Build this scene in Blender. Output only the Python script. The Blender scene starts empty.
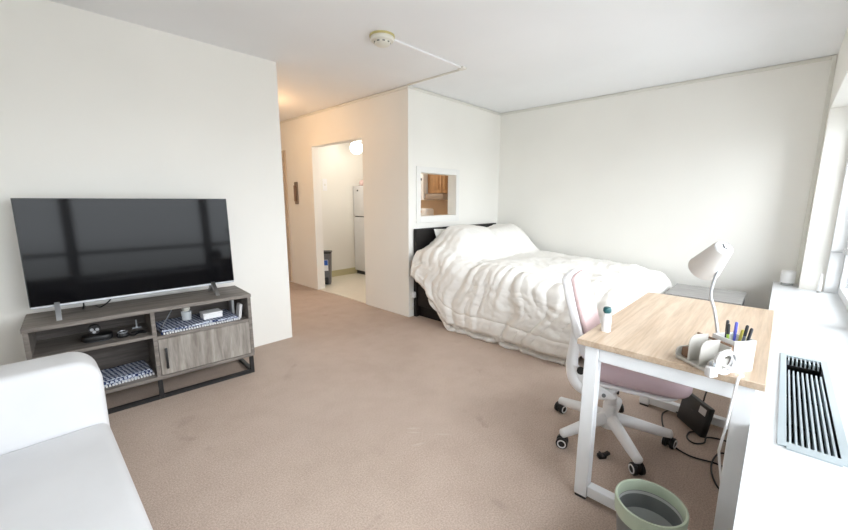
import bpy, bmesh, math, random
from mathutils import Vector, Matrix, noise
random.seed(7)
C = bpy.context.scene.collection
S = bpy.context.scene
R = math.radians

# ------------------------------------------------------------------ camera
YAW, PITCH, ROLL, CAMH = 0.75485162, 0.17057574, -0.00297517, 1.3
F = Vector((math.cos(YAW)*math.cos(PITCH), math.sin(YAW)*math.cos(PITCH), -math.sin(PITCH)))
Rt = Vector((math.sin(YAW), -math.cos(YAW), 0)); Dn = F.cross(Rt)
c_, s_ = math.cos(ROLL), math.sin(ROLL)
Rr = c_*Rt + s_*Dn; Dd = -s_*Rt + c_*Dn
cam = bpy.data.cameras.new('camera'); camo = bpy.data.objects.new('camera', cam); C.objects.link(camo)
camo.matrix_world = Matrix(((Rr.x, -Dd.x, -F.x, 0), (Rr.y, -Dd.y, -F.y, 0), (Rr.z, -Dd.z, -F.z, CAMH), (0, 0, 0, 1)))
cam.sensor_fit = 'HORIZONTAL'; cam.sensor_width = 36; cam.lens = 379.52/848*36
cam.clip_start = 0.03
S.camera = camo

# ------------------------------------------------------------------ light
SKY = 15.5
w = bpy.data.worlds.new('sky'); S.world = w; w.use_nodes = True
wb = w.node_tree.nodes['Background']; wb.inputs[0].default_value = (0.93, 0.97, 1.0, 1); wb.inputs[1].default_value = SKY
# overcast sky: brightest overhead, dimmer at the horizon, grey ground below it
_n = w.node_tree.nodes; _tc = _n.new('ShaderNodeTexCoord'); _sp = _n.new('ShaderNodeSeparateXYZ'); _mr = _n.new('ShaderNodeMapRange')
_mr.inputs[1].default_value = -1; _mr.inputs[2].default_value = 1
_cr = _n.new('ShaderNodeValToRGB'); _e = _cr.color_ramp.elements
_e[0].position = 0; _e[0].color = (.20, .20, .20, 1); _e[1].position = 1; _e[1].color = (1.0, 1.0, 1.0, 1)
for _p, _v in ((.47, (.22, .22, .215)), (.51, (.47, .475, .48))):
    _q = _e.new(_p); _q.color = (*_v, 1)
_mx = _n.new('ShaderNodeMix'); _mx.data_type = 'RGBA'; _mx.blend_type = 'MULTIPLY'; _mx.inputs[0].default_value = 1
_mx.inputs[7].default_value = (0.97, 0.985, 1.03, 1)
for a_, b_ in ((_tc.outputs['Generated'], _sp.inputs[0]), (_sp.outputs[2], _mr.inputs[0]), (_mr.outputs[0], _cr.inputs[0]), (_cr.outputs[0], _mx.inputs[6]), (_mx.outputs[2], wb.inputs[0])):
    w.node_tree.links.new(a_, b_)
S.view_settings.view_transform = 'Standard'; S.view_settings.look = 'None'
S.view_settings.gamma = 1; S.view_settings.use_curve_mapping = False
S.view_settings.exposure = 0.04
S.cycles.max_bounces = 14; S.cycles.diffuse_bounces = 8; S.cycles.transparent_max_bounces = 12
S.cycles.use_denoising = True
S.cycles.sample_clamp_indirect = 6

# room numbers (metres)
ZC = 2.445            # ceiling
XB = 4.62             # back wall
YL = 3.29             # television wall
XE = 1.66             # end of television wall (hall begins)
XK, YK = 2.87, 2.93   # corner of the kitchen block
XR = -0.80            # wall behind the sofa
YH = -0.16            # face of window header and pier
YW = -0.38            # window plane
SZ = 0.58             # sill height
WX0, WX1 = -0.55, 4.38

for i in range(4):   # portals: they only guide sampling of the sky through the panes
    L = bpy.data.lights.new('window_portal', 'AREA'); L.shape = 'RECTANGLE'
    L.size = (WX1-WX0)/4; L.size_y = 1.42; L.cycles.is_portal = True
    o = bpy.data.objects.new('window_portal', L); C.objects.link(o)
    o.location = (WX0+(i+.5)*(WX1-WX0)/4, YW-.07, SZ+.71); o.rotation_euler = (R(90), 0, 0)

# ------------------------------------------------------------------ helpers
def T(o, label=None, cat=None, group=None, kind=None):
    if label: o['label'] = label
    if cat: o['category'] = cat
    if group: o['group'] = group
    if kind: o['kind'] = kind
    return o
def empty(name, label, cat, loc=(0, 0, 0), rz=0, group=None):
    o = bpy.data.objects.new(name, None); C.objects.link(o); o.location = loc; o.rotation_euler = (0, 0, rz)
    o.empty_display_size = .05
    return T(o, label, cat, group)
def obj(name, bm, m, parent=None, ang=40):
    me = bpy.data.meshes.new(name); bmesh.ops.recalc_face_normals(bm, faces=bm.faces[:]); bm.to_mesh(me); bm.free()
    me.materials.append(m); me.shade_smooth()
    me.set_sharp_from_angle(angle=R(ang))
    o = bpy.data.objects.new(name, me); C.objects.link(o)
    if parent: o.parent = parent
    return o
def nb(): return bmesh.new()
def merge(bm, b2, mtx=None):
    me = bpy.data.meshes.new('t'); b2.to_mesh(me); b2.free()
    if mtx is not None: me.transform(mtx)
    bm.from_mesh(me); bpy.data.meshes.remove(me); return bm
def box(bm, x0, x1, y0, y1, z0, z1, r=0, seg=2, mtx=None):
    b = bmesh.new(); bmesh.ops.create_cube(b, size=1)
    for v in b.verts:
        v.co = Vector(((x0+x1)/2+v.co.x*(x1-x0), (y0+y1)/2+v.co.y*(y1-y0), (z0+z1)/2+v.co.z*(z1-z0)))
    if r > 0: bmesh.ops.bevel(b, geom=b.edges[:], offset=r, segments=seg, affect='EDGES', profile=.5)
    return merge(bm, b, mtx)
def B(*a, **k): return box(nb(), *a, **k)
def tube(bm, pts, r, n=8, cap=True):
    pts = [Vector(p) for p in pts]; rr = r if isinstance(r, (list, tuple)) else [r]*len(pts)
    t = (pts[1]-pts[0]).normalized(); u = t.orthogonal().normalized(); rings = []
    for i, p in enumerate(pts):
        tn = (pts[min(i+1, len(pts)-1)]-pts[max(i-1, 0)])
        if tn.length < 1e-9: tn = t
        tn.normalize(); u = (u-tn*u.dot(tn)).normalized(); v = tn.cross(u)
        rings.append([bm.verts.new(p+rr[i]*(math.cos(2*math.pi*k/n)*u+math.sin(2*math.pi*k/n)*v)) for k in range(n)])
    for a, b in zip(rings, rings[1:]):
        for k in range(n): bm.faces.new((a[k], a[(k+1) % n], b[(k+1) % n], b[k]))
    if cap: bm.faces.new(rings[0][::-1]); bm.faces.new(rings[-1])
    return bm
def spline(pts, n=8):
    P = [Vector(p) for p in pts]; P = [2*P[0]-P[1]]+P+[2*P[-1]-P[-2]]; out = []
    for i in range(1, len(P)-2):
        for k in range(n):
            t = k/n; a, b, c, d = P[i-1:i+3]
            out.append(.5*((2*b)+(c-a)*t+(2*a-5*b+4*c-d)*t*t+(3*b-a-3*c+d)*t**3))
    out.append(P[-2]); return out
def lathe(bm, prof, n=28, mtx=None):
    b = bmesh.new(); rings = []
    for r, z in prof:
        if r < 1e-6: rings.append([b.verts.new((0, 0, z))])
        else: rings.append([b.verts.new((r*math.cos(2*math.pi*k/n), r*math.sin(2*math.pi*k/n), z)) for k in range(n)])
    for p, q in zip(rings, rings[1:]):
        for k in range(n):
            k2 = (k+1) % n
            if len(p) == 1 and len(q) == 1: continue
            if len(p) == 1: b.faces.new((p[0], q[k], q[k2]))
            elif len(q) == 1: b.faces.new((p[k], p[k2], q[0]))
            else: b.faces.new((p[k], p[k2], q[k2], q[k]))
    return merge(bm, b, mtx)
def prism(bm, pts, lo, hi, axis='y', r=0, seg=2, mtx=None):
    """outline pts (a,b) extruded along axis: y -> (a,t,b); x -> (t,a,b); z -> (a,b,t)"""
    b = bmesh.new()
    def P(a, c, t): return (a, t, c) if axis == 'y' else ((t, a, c) if axis == 'x' else (a, c, t))
    f0 = [b.verts.new(P(p[0], p[1], lo)) for p in pts]; f1 = [b.verts.new(P(p[0], p[1], hi)) for p in pts]
    b.faces.new(f0); b.faces.new(f1[::-1]); n = len(pts); rim = []
    for k in range(n): b.faces.new((f0[k], f0[(k+1) % n], f1[(k+1) % n], f1[k]))
    bmesh.ops.recalc_face_normals(b, faces=b.faces[:])
    if r > 0:
        b.edges.ensure_lookup_table(); s0, s1 = set(f0), set(f1)
        rim = [e for e in b.edges if (e.verts[0] in s0 and e.verts[1] in s0) or (e.verts[0] in s1 and e.verts[1] in s1)]
        bmesh.ops.bevel(b, geom=rim, offset=r, segments=seg, affect='EDGES', profile=.5)
    return merge(bm, b, mtx)
def rrect(x0, x1, y0, y1, r, n=6):
    rs = r if isinstance(r, (list, tuple)) else [r]*4; out = []
    for (cx, cy, a), q in zip(((x1, y1, 0), (x0, y1, 90), (x0, y0, 180), (x1, y0, 270)), rs):
        ox = cx-q if cx == x1 else cx+q; oy = cy-q if cy == y1 else cy+q
        for k in range(n+1 if q > 0 else 1):
            t = R(a+90*k/n) if q > 0 else 0
            out.append((ox+q*math.cos(t), oy+q*math.sin(t)))
    return out
def struct(name, bm, m, parent=None, ang=30):
    o = obj(name, bm, m, parent, ang)
    if not parent: o['kind'] = 'structure'
    return o

# ------------------------------------------------------------------ materials
def base(name, col, rough=.5, metal=0, spec=.5):
    m = bpy.data.materials.new(name); m.use_nodes = True; p = m.node_tree.nodes['Principled BSDF']
    p.inputs['Base Color'].default_value = (*col, 1); p.inputs['Roughness'].default_value = rough
    p.inputs['Metallic'].default_value = metal; p.inputs['Specular IOR Level'].default_value = spec
    return m, m.node_tree, p
def nodes(nt, t, **k):
    n = nt.nodes.new(t)
    for a, b in k.items(): setattr(n, a, b)
    return n
def bump(nt, p, fac, dist, strength=1):
    b = nodes(nt, 'ShaderNodeBump'); b.inputs['Distance'].default_value = dist; b.inputs['Strength'].default_value = strength
    nt.links.new(fac, b.inputs['Height']); nt.links.new(b.outputs[0], p.inputs['Normal'])
def coords(nt, scale=(1, 1, 1), rot=(0, 0, 0)):
    tc = nodes(nt, 'ShaderNodeTexCoord'); mp = nodes(nt, 'ShaderNodeMapping'); mp.inputs['Scale'].default_value = scale
    mp.inputs['Rotation'].default_value = rot
    nt.links.new(tc.outputs['Object'], mp.inputs[0]); return mp.outputs[0]
def noi(nt, vec, scale, detail=3, rough=.5, dist=0):
    n = nodes(nt, 'ShaderNodeTexNoise'); n.inputs['Scale'].default_value = scale; n.inputs['Detail'].default_value = detail
    n.inputs['Roughness'].default_value = rough; n.inputs['Distortion'].default_value = dist
    nt.links.new(vec, n.inputs['Vector']); return n.outputs[0]
def ramp(nt, fac, stops):
    r = nodes(nt, 'ShaderNodeValToRGB')
    while len(r.color_ramp.elements) < len(stops): r.color_ramp.elements.new(.5)
    for e, (p, c) in zip(r.color_ramp.elements, stops): e.position = p; e.color = (*c, 1)
    nt.links.new(fac, r.inputs[0]); return r.outputs[0]
def mix(nt, a, b, fac, mode='MIX'):
    m = nodes(nt, 'ShaderNodeMix', data_type='RGBA', blend_type=mode)
    for s, v in ((0, fac), (6, a), (7, b)):
        if hasattr(v, 'is_output'): nt.links.new(v, m.inputs[s])
        else: m.inputs[s].default_value = v if s == 0 else (*v, 1)
    return m.outputs[2]
def paint(name, col, rough=.55, spec=.4, sc=60, d=.0006):
    m, nt, p = base(name, col, rough, 0, spec); v = coords(nt)
    k = noi(nt, v, 1.3, 2)
    c = ramp(nt, k, ((.3, tuple(x*.975 for x in col)), (.7, tuple(min(1, x*1.015) for x in col))))
    nt.links.new(c, p.inputs['Base Color']); bump(nt, p, noi(nt, v, sc, 2), d, .5); return m
def plain(name, col, rough=.5, metal=0, spec=.5, sc=0, d=.0003):
    m, nt, p = base(name, col, rough, metal, spec); v = coords(nt)
    k = noi(nt, v, 9, 2)
    c = ramp(nt, k, ((.3, tuple(x*.96 for x in col)), (.7, col))); nt.links.new(c, p.inputs['Base Color'])
    if sc: bump(nt, p, noi(nt, v, sc, 2), d)
    return m
def wood(name, dark, light, scale, rough=.5, wave=None):
    m, nt, p = base(name, light, rough, 0, .35); v = coords(nt, scale)
    a = noi(nt, v, 3, 5, .6, .6); b = noi(nt, v, 14, 3, .6, .2)
    c = ramp(nt, a, ((.32, dark), (.5, tuple((x+y)/2 for x, y in zip(dark, light))), (.66, light)))
    c2 = ramp(nt, b, ((.35, (.82, .82, .82)), (.6, (1, 1, 1))))
    nt.links.new(mix(nt, c, c2, .8, 'MULTIPLY'), p.inputs['Base Color']); bump(nt, p, b, .0004, .6); return m
def fabric(name, col, sc=900, rough=.9, d=.0006, sheen=0):
    m, nt, p = base(name, col, rough, 0, .2); v = coords(nt)
    k = noi(nt, v, 5, 3)
    nt.links.new(ramp(nt, k, ((.3, tuple(x*.95 for x in col)), (.7, col))), p.inputs['Base Color'])
    bump(nt, p, noi(nt, v, sc, 1), d, .6)
    if sheen: p.inputs['Sheen Weight'].default_value = sheen
    return m
def emit(name, col, st):
    m, nt, p = base(name, col, .4); p.inputs['Emission Color'].default_value = (*col, 1); p.inputs['Emission Strength'].default_value = st
    return m
def checkcloth(name, c1, c2, sc):
    m, nt, p = base(name, c1, .9, 0, .2); v = coords(nt, (sc, sc, sc), (0, 0, R(38)))
    k = nodes(nt, 'ShaderNodeTexChecker'); k.inputs['Scale'].default_value = 1; nt.links.new(v, k.inputs[0])
    k.inputs[1].default_value = (*c1, 1); k.inputs[2].default_value = (*c2, 1)
    n = noi(nt, v, .35, 2)
    big = ramp(nt, n, ((.42, (.8, .8, .85)), (.6, (1, 1, 1))))
    nt.links.new(mix(nt, k.outputs[0], big, 1, 'MULTIPLY'), p.inputs['Base Color']); bump(nt, p, k.outputs[1], .001); return m

M = {}
M['wall'] = paint('wall_paint', (.865, .85, .805), .5, .4)
M['hallwall'] = M['wall']
M['ceil'] = paint('ceiling_paint', (.865, .875, .89), .7, .2)
M['trim'] = paint('trim_paint', (.82, .815, .79), .4, .5)
M['race'] = plain('raceway_cream', (.76, .745, .69), .5)
M['sill'] = plain('sill_white', (.74, .755, .77), .35, 0, .5)
M['frame'] = plain('window_frame_white', (.82, .83, .84), .35)
M['white_metal'] = plain('white_steel', (.86, .88, .90), .38, 0, .5)
M['white_plastic'] = plain('white_plastic', (.87, .87, .88), .35)
M['ivory'] = plain('ivory_plastic', (.78, .76, .68), .4)
M['yellowed'] = plain('yellowed_plastic', (.55, .47, .2), .5)
M['black'] = plain('black_plastic', (.012, .012, .013), .4)
M['blackmetal'] = plain('black_metal', (.015, .015, .016), .45)
M['espresso'] = wood('espresso_wood', (.006, .005, .005), (.016, .013, .012), (1, 8, 8), .45)
M['oak'] = wood('light_oak', (.47, .345, .24), (.61, .485, .37), (.4, 8, 8), .42)
M['oakedge'] = wood('oak_edge', (.40, .24, .12), (.52, .34, .18), (1.1, 9, 9), .5)
M['greyoak'] = wood('grey_oak', (.15, .13, .116), (.29, .26, .232), (1.2, 10, 12), .5)
M['greyoakv'] = wood('grey_oak_upright', (.22, .195, .172), (.42, .385, .345), (9, 9, 1.0), .5)
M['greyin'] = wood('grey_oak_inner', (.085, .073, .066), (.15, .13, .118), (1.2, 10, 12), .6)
M['grey_lam'] = wood('grey_laminate', (.27, .26, .25), (.36, .35, .335), (8, 1.2, 8), .5)
M['cabinet'] = wood('honey_cabinet', (.40, .22, .10), (.56, .33, .16), (8, 8, 1.2), .4)
M['sofa'] = fabric('sofa_white', (.685, .687, .70), 700, .8, .0005)
M['duvet'] = fabric('duvet_cotton', (.88, .86, .82), 1200, .9, .0003)
M['pillow'] = fabric('pillow_cotton', (.83, .82, .79), 1200, .9, .0003)
M['pink'] = fabric('pink_mesh', (.62, .48, .52), 1000, .9, .0008)
M['pinkback'] = fabric('pink_back', (.66, .50, .495), 1000, .9, .0008)
M['mattress'] = fabric('mattress_white', (.7, .7, .69), 600)
M['greygreen'] = plain('pale_green_plastic', (.50, .58, .46), .4)
M['bin_grey'] = plain('grey_plastic', (.20, .21, .215), .45)
M['kbin'] = plain('dark_grey_plastic', (.15, .15, .16), .4)
M['blue'] = plain('blue_print', (.03, .12, .5), .5)
M['vinyl'] = plain('kitchen_vinyl', (.82, .78, .68), .25, 0, .5)
M['kwall'] = paint('kitchen_paint', (.83, .81, .75), .5, .3)
M['kbase'] = plain('kitchen_base', (.52, .47, .28), .5)
M['tan'] = plain('tan_backsplash', (.72, .55, .38), .5)
M['fridge'] = plain('fridge_white', (.76, .76, .77), .35, 0, .5, 120, .0005)
M['rubber'] = plain('dark_gasket', (.05, .05, .055), .6)
M['steel'] = plain('brushed_steel', (.45, .45, .46), .35, 1)
M['chrome'] = plain('chrome', (.6, .6, .62), .2, 1)
M['silver'] = plain('silver_plastic', (.55, .57, .60), .3, .6)
M['lampw'] = plain('lamp_warm_white', (.72, .69, .66), .45)
M['org'] = plain('organizer_greige', (.55, .53, .49), .5)
M['orgw'] = plain('organizer_white', (.80, .80, .80), .45)
M['brownw'] = plain('brown_wood', (.22, .13, .08), .5)
M['teal'] = plain('teal_cap', (.02, .11, .12), .4)
M['intercom'] = plain('taupe_metal', (.22, .17, .13), .5, .3)
M['louver'] = plain('tan_louver', (.60, .50, .40), .5)
M['cloth'] = checkcloth('blue_check', (.03, .05, .13), (.62, .66, .74), 62)
M['clothedge'] = checkcloth('blue_check_fringe', (.10, .13, .25), (.75, .77, .82), 70)
M['pit'] = plain('dark_pit', (.012, .012, .014), .8)
M['globe'] = emit('globe_glow', (1, .95, .86), 5)
M['pinkitem'] = plain('pale_pink', (.78, .58, .56), .6)
for nme, col in (('pen_green', (.35, .55, .08)), ('pen_yellow', (.75, .65, .12)), ('pen_blue', (.08, .09, .5)), ('pen_black', (.02, .02, .025)), ('pen_grey', (.12, .13, .16))):
    M[nme] = plain(nme, col, .35)

def carpet():
    m, nt, p = base('carpet', (.3, .2, .15), .95, 0, .1); v = coords(nt)
    a = noi(nt, v, 1.1, 4, .55, .3)
    c = ramp(nt, a, ((.3, (.53, .425, .355)), (.5, (.565, .455, .385)), (.7, (.60, .485, .41))))
    f = noi(nt, v, 140, 3, .7)
    c = mix(nt, c, ramp(nt, f, ((.3, (.70, .70, .70)), (.7, (1.12, 1.12, 1.12)))), 1, 'MULTIPLY')
    g = noi(nt, v, 6, 3, .6)
    c = mix(nt, c, ramp(nt, g, ((.3, (.93, .92, .91)), (.62, (1.0, 1.0, 1.0)))), 1, 'MULTIPLY')
    # small dark stains
    st = noi(nt, v, 3.2, 3, .55, .8)
    c = mix(nt, c, ramp(nt, st, ((.25, (.55, .5, .48)), (.33, (1, 1, 1)))), .30, 'MULTIPLY')
    # pale rubbed scuffs near the middle of the room
    for (cx, cy, rz, sx, sy) in ((1.41, 1.415, -42, .05, .012), (1.39, 1.38, -50, .055, .009), (1.33, 1.29, -25, .05, .012), (1.49, 1.25, -48, .06, .008)):
        mp = nodes(nt, 'ShaderNodeMapping', vector_type='TEXTURE'); mp.inputs['Location'].default_value = (cx, cy, 0)
        mp.inputs['Rotation'].default_value = (0, 0, R(rz)); mp.inputs['Scale'].default_value = (sx, sy, 1)
        nt.links.new(v, mp.inputs[0])
        gr = nodes(nt, 'ShaderNodeTexGradient', gradient_type='SPHERICAL'); nt.links.new(mp.outputs[0], gr.inputs[0])
        mm = nodes(nt, 'ShaderNodeMath', operation='MULTIPLY'); nt.links.new(gr.outputs[1], mm.inputs[0]); mm.inputs[1].default_value = .55
        c = mix(nt, c, (.62, .55, .48), mm.outputs[0])
    nt.links.new(c, p.inputs['Base Color']); bump(nt, p, f, .0035, .6); return m
M['carpet'] = carpet()
def glass():
    m = bpy.data.materials.new('window_glass'); m.use_nodes = True; nt = m.node_tree; nt.nodes.clear()
    o = nodes(nt, 'ShaderNodeOutputMaterial'); t = nodes(nt, 'ShaderNodeBsdfTransparent'); g = nodes(nt, 'ShaderNodeBsdfGlossy')
    g.inputs['Roughness'].default_value = .02; t.inputs[0].default_value = (.95, .97, .97, 1)
    fr = nodes(nt, 'ShaderNodeFresnel'); fr.inputs[0].default_value = 1.2; mx = nodes(nt, 'ShaderNodeMixShader')
    nt.links.new(fr.outputs[0], mx.inputs[0]); nt.links.new(t.outputs[0], mx.inputs[1]); nt.links.new(g.outputs[0], mx.inputs[2])
    nt.links.new(mx.outputs[0], o.inputs[0]); return m
M['glass'] = glass()
m, nt, p = base('clear_glass', (.9, .93, .95), .05); p.inputs['Alpha'].default_value = .35; M['clear'] = m
m, nt, p = base('screen_glass', (.003, .003, .004), .07, 0, .17)
bump(nt, p, noi(nt, coords(nt), 2.0, 1), .002, .1); M['screen'] = m

# ------------------------------------------------------------------ setting
struct('floor', B(XR-.1, XB+.1, -.5, 6.4, -.1, 0), M['carpet'])
struct('floor_kitchen', B(XK+.02, XB, YK+.12, 5.45, 0, .006), M['vinyl'])
struct('ceiling', B(XR-.1, XB+.1, -.6, 6.4, ZC, ZC+.1), M['ceil'])
struct('wall_left', B(XR, XE, YL, YL+.12, 0, ZC), M['wall'])
struct('wall_hall_side', B(XE-.12, XE, YL+.12, 6.2, 0, ZC), M['wall'])
struct('wall_hall_end', B(XE-.12, XK, 6.2, 6.32, 0, ZC), M['wall'])
DY0, DY1, DZ = 3.70, 4.82, 2.012
bm = nb()
box(bm, XK, XK+.12, YK, DY0, 0, ZC); box(bm, XK, XK+.12, DY1, 6.2, 0, ZC); box(bm, XK, XK+.12, DY0, DY1, DZ, ZC)
struct('wall_kitchen', bm, M['wall'])
PX0, PX1, PZ0, PZ1 = 3.048, 3.668, 1.118, 1.59
bm = nb()
box(bm, XK+.12, PX0, YK, YK+.12, 0, ZC); box(bm, PX1, XB, YK, YK+.12, 0, ZC); box(bm, PX0, PX1, YK, YK+.12, 0, PZ0); box(bm, PX0, PX1, YK, YK+.12, PZ1, ZC)
struct('wall_passthrough', bm, M['wall'])
bm = nb(); e = .012
box(bm, 2.985, PX0, YK-e, YK+.002, 1.045, 1.655, .002, 1); box(bm, PX1, 3.728, YK-e, YK+.002, 1.045, 1.655, .002, 1)
box(bm, PX0, PX1, YK-e, YK+.002, PZ1, 1.655, .002, 1); box(bm, PX0, PX1, YK-e, YK+.002, 1.045, PZ0, .002, 1)
struct('trim_1', bm, M['trim'])
struct('wall_back', B(XB, XB+.12, -.6, 5.6, 0, ZC), M['wall'])
struct('wall_kitchen_far', B(XK+.12, XB, 5.45, 5.57, 0, ZC), M['kwall'])
struct('ceiling_kitchen', B(XK+.12, XB, YK+.12, 5.45, 2.235, 2.30), M['ceil'])
struct('baseboard_kitchen', B(XK+.12, XB, 5.44, 5.45, .006, .11), M['kbase'])
struct('wall_rear', B(XR-.12, XR, -.6, YL+.12, 0, ZC), M['wall'])
bm = nb()
box(bm, XR, XB, -.48, YH, 2.0, ZC); box(bm, WX1, XB, -.48, YH, 0, 2.0); box(bm, XR, WX0, -.48, YH, 0, 2.0)
box(bm, WX0, WX1, -.48, YW-.09, 0, SZ-.05)
struct('wall_right', bm, M['wall'])
# cable raceways along ceiling edges
def racew(i, *a): struct('trim_%d' % i, B(*a, r=.003, seg=1), M['race'])
racew(2, XK-.014, XK, YK-.0, 6.2, ZC-.03, ZC-.004)
racew(3, XK-.014, XB, YK-.014, YK, ZC-.03, ZC-.004)
racew(4, XB-.014, XB, YH+.03, YK-.014, ZC-.032, ZC-.004)
racew(5, XB-.018, XB, YH, YH+.028, SZ, ZC-.004)
# sill unit with a cut-out for the convector grille
GX0, GX1, GY0, GY1 = 1.50, 2.40, -.203, -.082
bm = nb()
box(bm, XR, GX0, YW-.09, 0, SZ-.04, SZ); box(bm, GX1, XB, YW-.09, 0, SZ-.04, SZ)
box(bm, GX0, GX1, GY1, 0, SZ-.04, SZ); box(bm, GX0, GX1, YW-.09, GY0, SZ-.04, SZ)
box(bm, XR, XB, -.03, -.012, .09, SZ-.04); box(bm, XR, XB, -.06, -.03, 0, .09)
struct('trim_sill', bm, M['sill'])

# windows: frame + rails + panes
n = 4; WB = (WX1, 3.16, 1.63, .10, WX0)
for i in range(n):
    x1 = WB[i]; x0 = WB[i+1]; bm = nb(); f = .055
    box(bm, x0, x0+f, YW-.06, YW, SZ, 2.0, .004, 1); box(bm, x1-f, x1, YW-.06, YW, SZ, 2.0, .004, 1)
    box(bm, x0+f, x1-f, YW-.06, YW, SZ, SZ+f, .004, 1); box(bm, x0+f, x1-f, YW-.06, YW, 2.0-f, 2.0, .004, 1)
    wo = struct('window_%d' % (i+1), bm, M['frame'])
    obj('rail', B(x0+f, x1-f, YW-.055, YW+.004, .90, .945, .003, 1), M['frame'], wo)
    obj('pane', B(x0+f, x1-f, YW-.034, YW-.028, SZ+f, .90), M['glass'], wo)
    obj('pane', B(x0+f, x1-f, YW-.034, YW-.028, .945, 2.0-f), M['glass'], wo)
    if i == 0:
        jb = obj('jamb', B(WX1-.03, WX1-.0005, YW+.0005, YW+.08, SZ+.0005, 1.999, .003, 1), M['frame'], wo)
        obj('joint', B(WX1-.033, WX1-.0305, YW+.004, YW+.078, .902, .909), M['silver'], jb)
    bm = B(x1-f-.06, x1-f-.02, YW+.0045, YW+.02, .905, .94, .004, 1)
    obj('latch', bm, M['frame'], wo)

# louvred closet door at the end of the hall
dr = struct('door_1', B(XK-.02, XK-.001, 5.56, 6.19, .02, 2.02), M['louver'])
for k in range(26):
    z = .95+.04*k
    if z < 1.95: obj('slat', box(nb(), -.012, .012, 5.60, 6.15, -.016, .016, mtx=Matrix.Translation((XK-.026, 0, z)) @ Matrix.Rotation(R(35), 4, 'Y')), M['louver'], dr)

# convector grille
g = empty('convector_grille', 'long white convector grille with thin slats set into the window sill', 'grille', (0, 0, SZ))
bm = nb(); fw = .016
box(bm, GX0-fw*1.6, GX1+fw*1.6, GY1-.004, GY1+fw, 0, .005); box(bm, GX0-fw*1.6, GX1+fw*1.6, GY0-fw, GY0+.004, 0, .005)
box(bm, GX0-fw*2.2, GX0+.004, GY0+.004, GY1-.004, 0, .005); box(bm, GX1-.004, GX1+fw*1.6, GY0+.004, GY1-.004, 0, .005)
m_g = plain('grille_pale', (.46, .52, .55), .45)
obj('frame', bm, m_g, g)
bm = nb(); box(bm, GX0, GX1, GY0, GY1, -.20, -.19)
for a in ((GX0, GX0+.004, GY0, GY1), (GX1-.004, GX1, GY0, GY1), (GX0, GX1, GY0, GY0+.003), (GX0, GX1, GY1-.003, GY1)): box(bm, *a, -.19, -.006)
obj('duct', bm, M['pit'], g)
ns = 8; sm = None
for k in range(ns):
    y = GY0+.006+(GY1-GY0-.012)*(k+.5)/ns
    for (a, b) in ((GX0+.004, 2.20), (2.335, GX1-.004)):
        obj('slat', B(a, b, y-.0025, y+.0025, -.02, .001), m_g, g)
for x in (1.70, 1.95, 2.19, 2.34): obj('crossbar', B(x-.004, x+.004, GY0+.003, GY1-.003, -.03, -.021), M['pit'], g)

# ------------------------------------------------------------------ smoke detector and its raceway
d = empty('smoke_detector', 'round white smoke detector with yellowed base plate on the ceiling', 'smoke detector', (1.925, 2.225, ZC))
obj('base_plate', lathe(nb(), ((0, 0), (.088, 0), (.09, -.006), (.088, -.014), (0, -.014)), 32), M['yellowed'], d)
bd = obj('housing', lathe(nb(), ((0, -.014), (.083, -.014), (.084, -.03), (.078, -.038), (.058, -.042), (.056, -.056), (.045, -.064), (0, -.066)), 32), M['ivory'], d)
for k in range(9):
    a = 2*math.pi*k/9
    obj('vent', box(nb(), .0545, .0585, -.009, .009, -.053, -.046, mtx=Matrix.Rotation(a, 4, 'Z')), M['rubber'], bd)
rc = empty('ceiling_raceway', 'thin white cable raceway on the ceiling leading to the smoke detector', 'raceway', (0, 0, ZC))
obj('strip', B(2.01, 2.80, 2.198, 2.222, -.014, 0, .003, 1), M['white_plastic'], rc)
obj('elbow', B(2.80, 2.86, 2.18, 2.24, -.018, 0, .004, 1), M['race'], rc)
obj('strip', B(2.842, 2.856, 2.24, YK-.015, -.016, 0, .003, 1), M['race'], rc)

# ------------------------------------------------------------------ hall + kitchen fixtures
def lamp_light(name, loc, power, r, col=(1, .74, .45)):
    L = bpy.data.lights.new(name, 'POINT'); L.energy = power; L.color = col; L.shadow_soft_size = r
    o = bpy.data.objects.new(name, L); C.objects.link(o); o.location = loc; return o
h = empty('hall_ceiling_light', 'round glass ceiling light in the hall, hidden behind the television wall', 'ceiling light', (2.02, 4.55, ZC))
obj('canopy', lathe(nb(), ((0, 0), (.07, 0), (.07, -.02), (.05, -.03), (0, -.03))), M['white_metal'], h)
obj('globe', lathe(nb(), ((.045, -.03), (.09, -.06), (.105, -.1), (.09, -.14), (.045, -.165), (0, -.172))), M['globe'], h)
hl = lamp_light('hall_bulb', (2.02, 4.55, ZC-.30), 8.5, .09, (1, .54, .21))
k = empty('kitchen_ceiling_light', 'glowing round globe ceiling light inside the kitchen', 'ceiling light', (3.78, 5.02, 2.235))
obj('canopy', lathe(nb(), ((0, 0), (.075, 0), (.075, -.025), (.05, -.045), (0, -.045))), M['white_metal'], k)
obj('globe', lathe(nb(), ((.045, -.045), (.08, -.07), (.10, -.115), (.103, -.145), (.09, -.19), (.05, -.225), (0, -.236)), 32), M['globe'], k)
lamp_light('kitchen_bulb', (3.62, 4.45, 1.95), 13, .1, (1, .94, .84))

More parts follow.
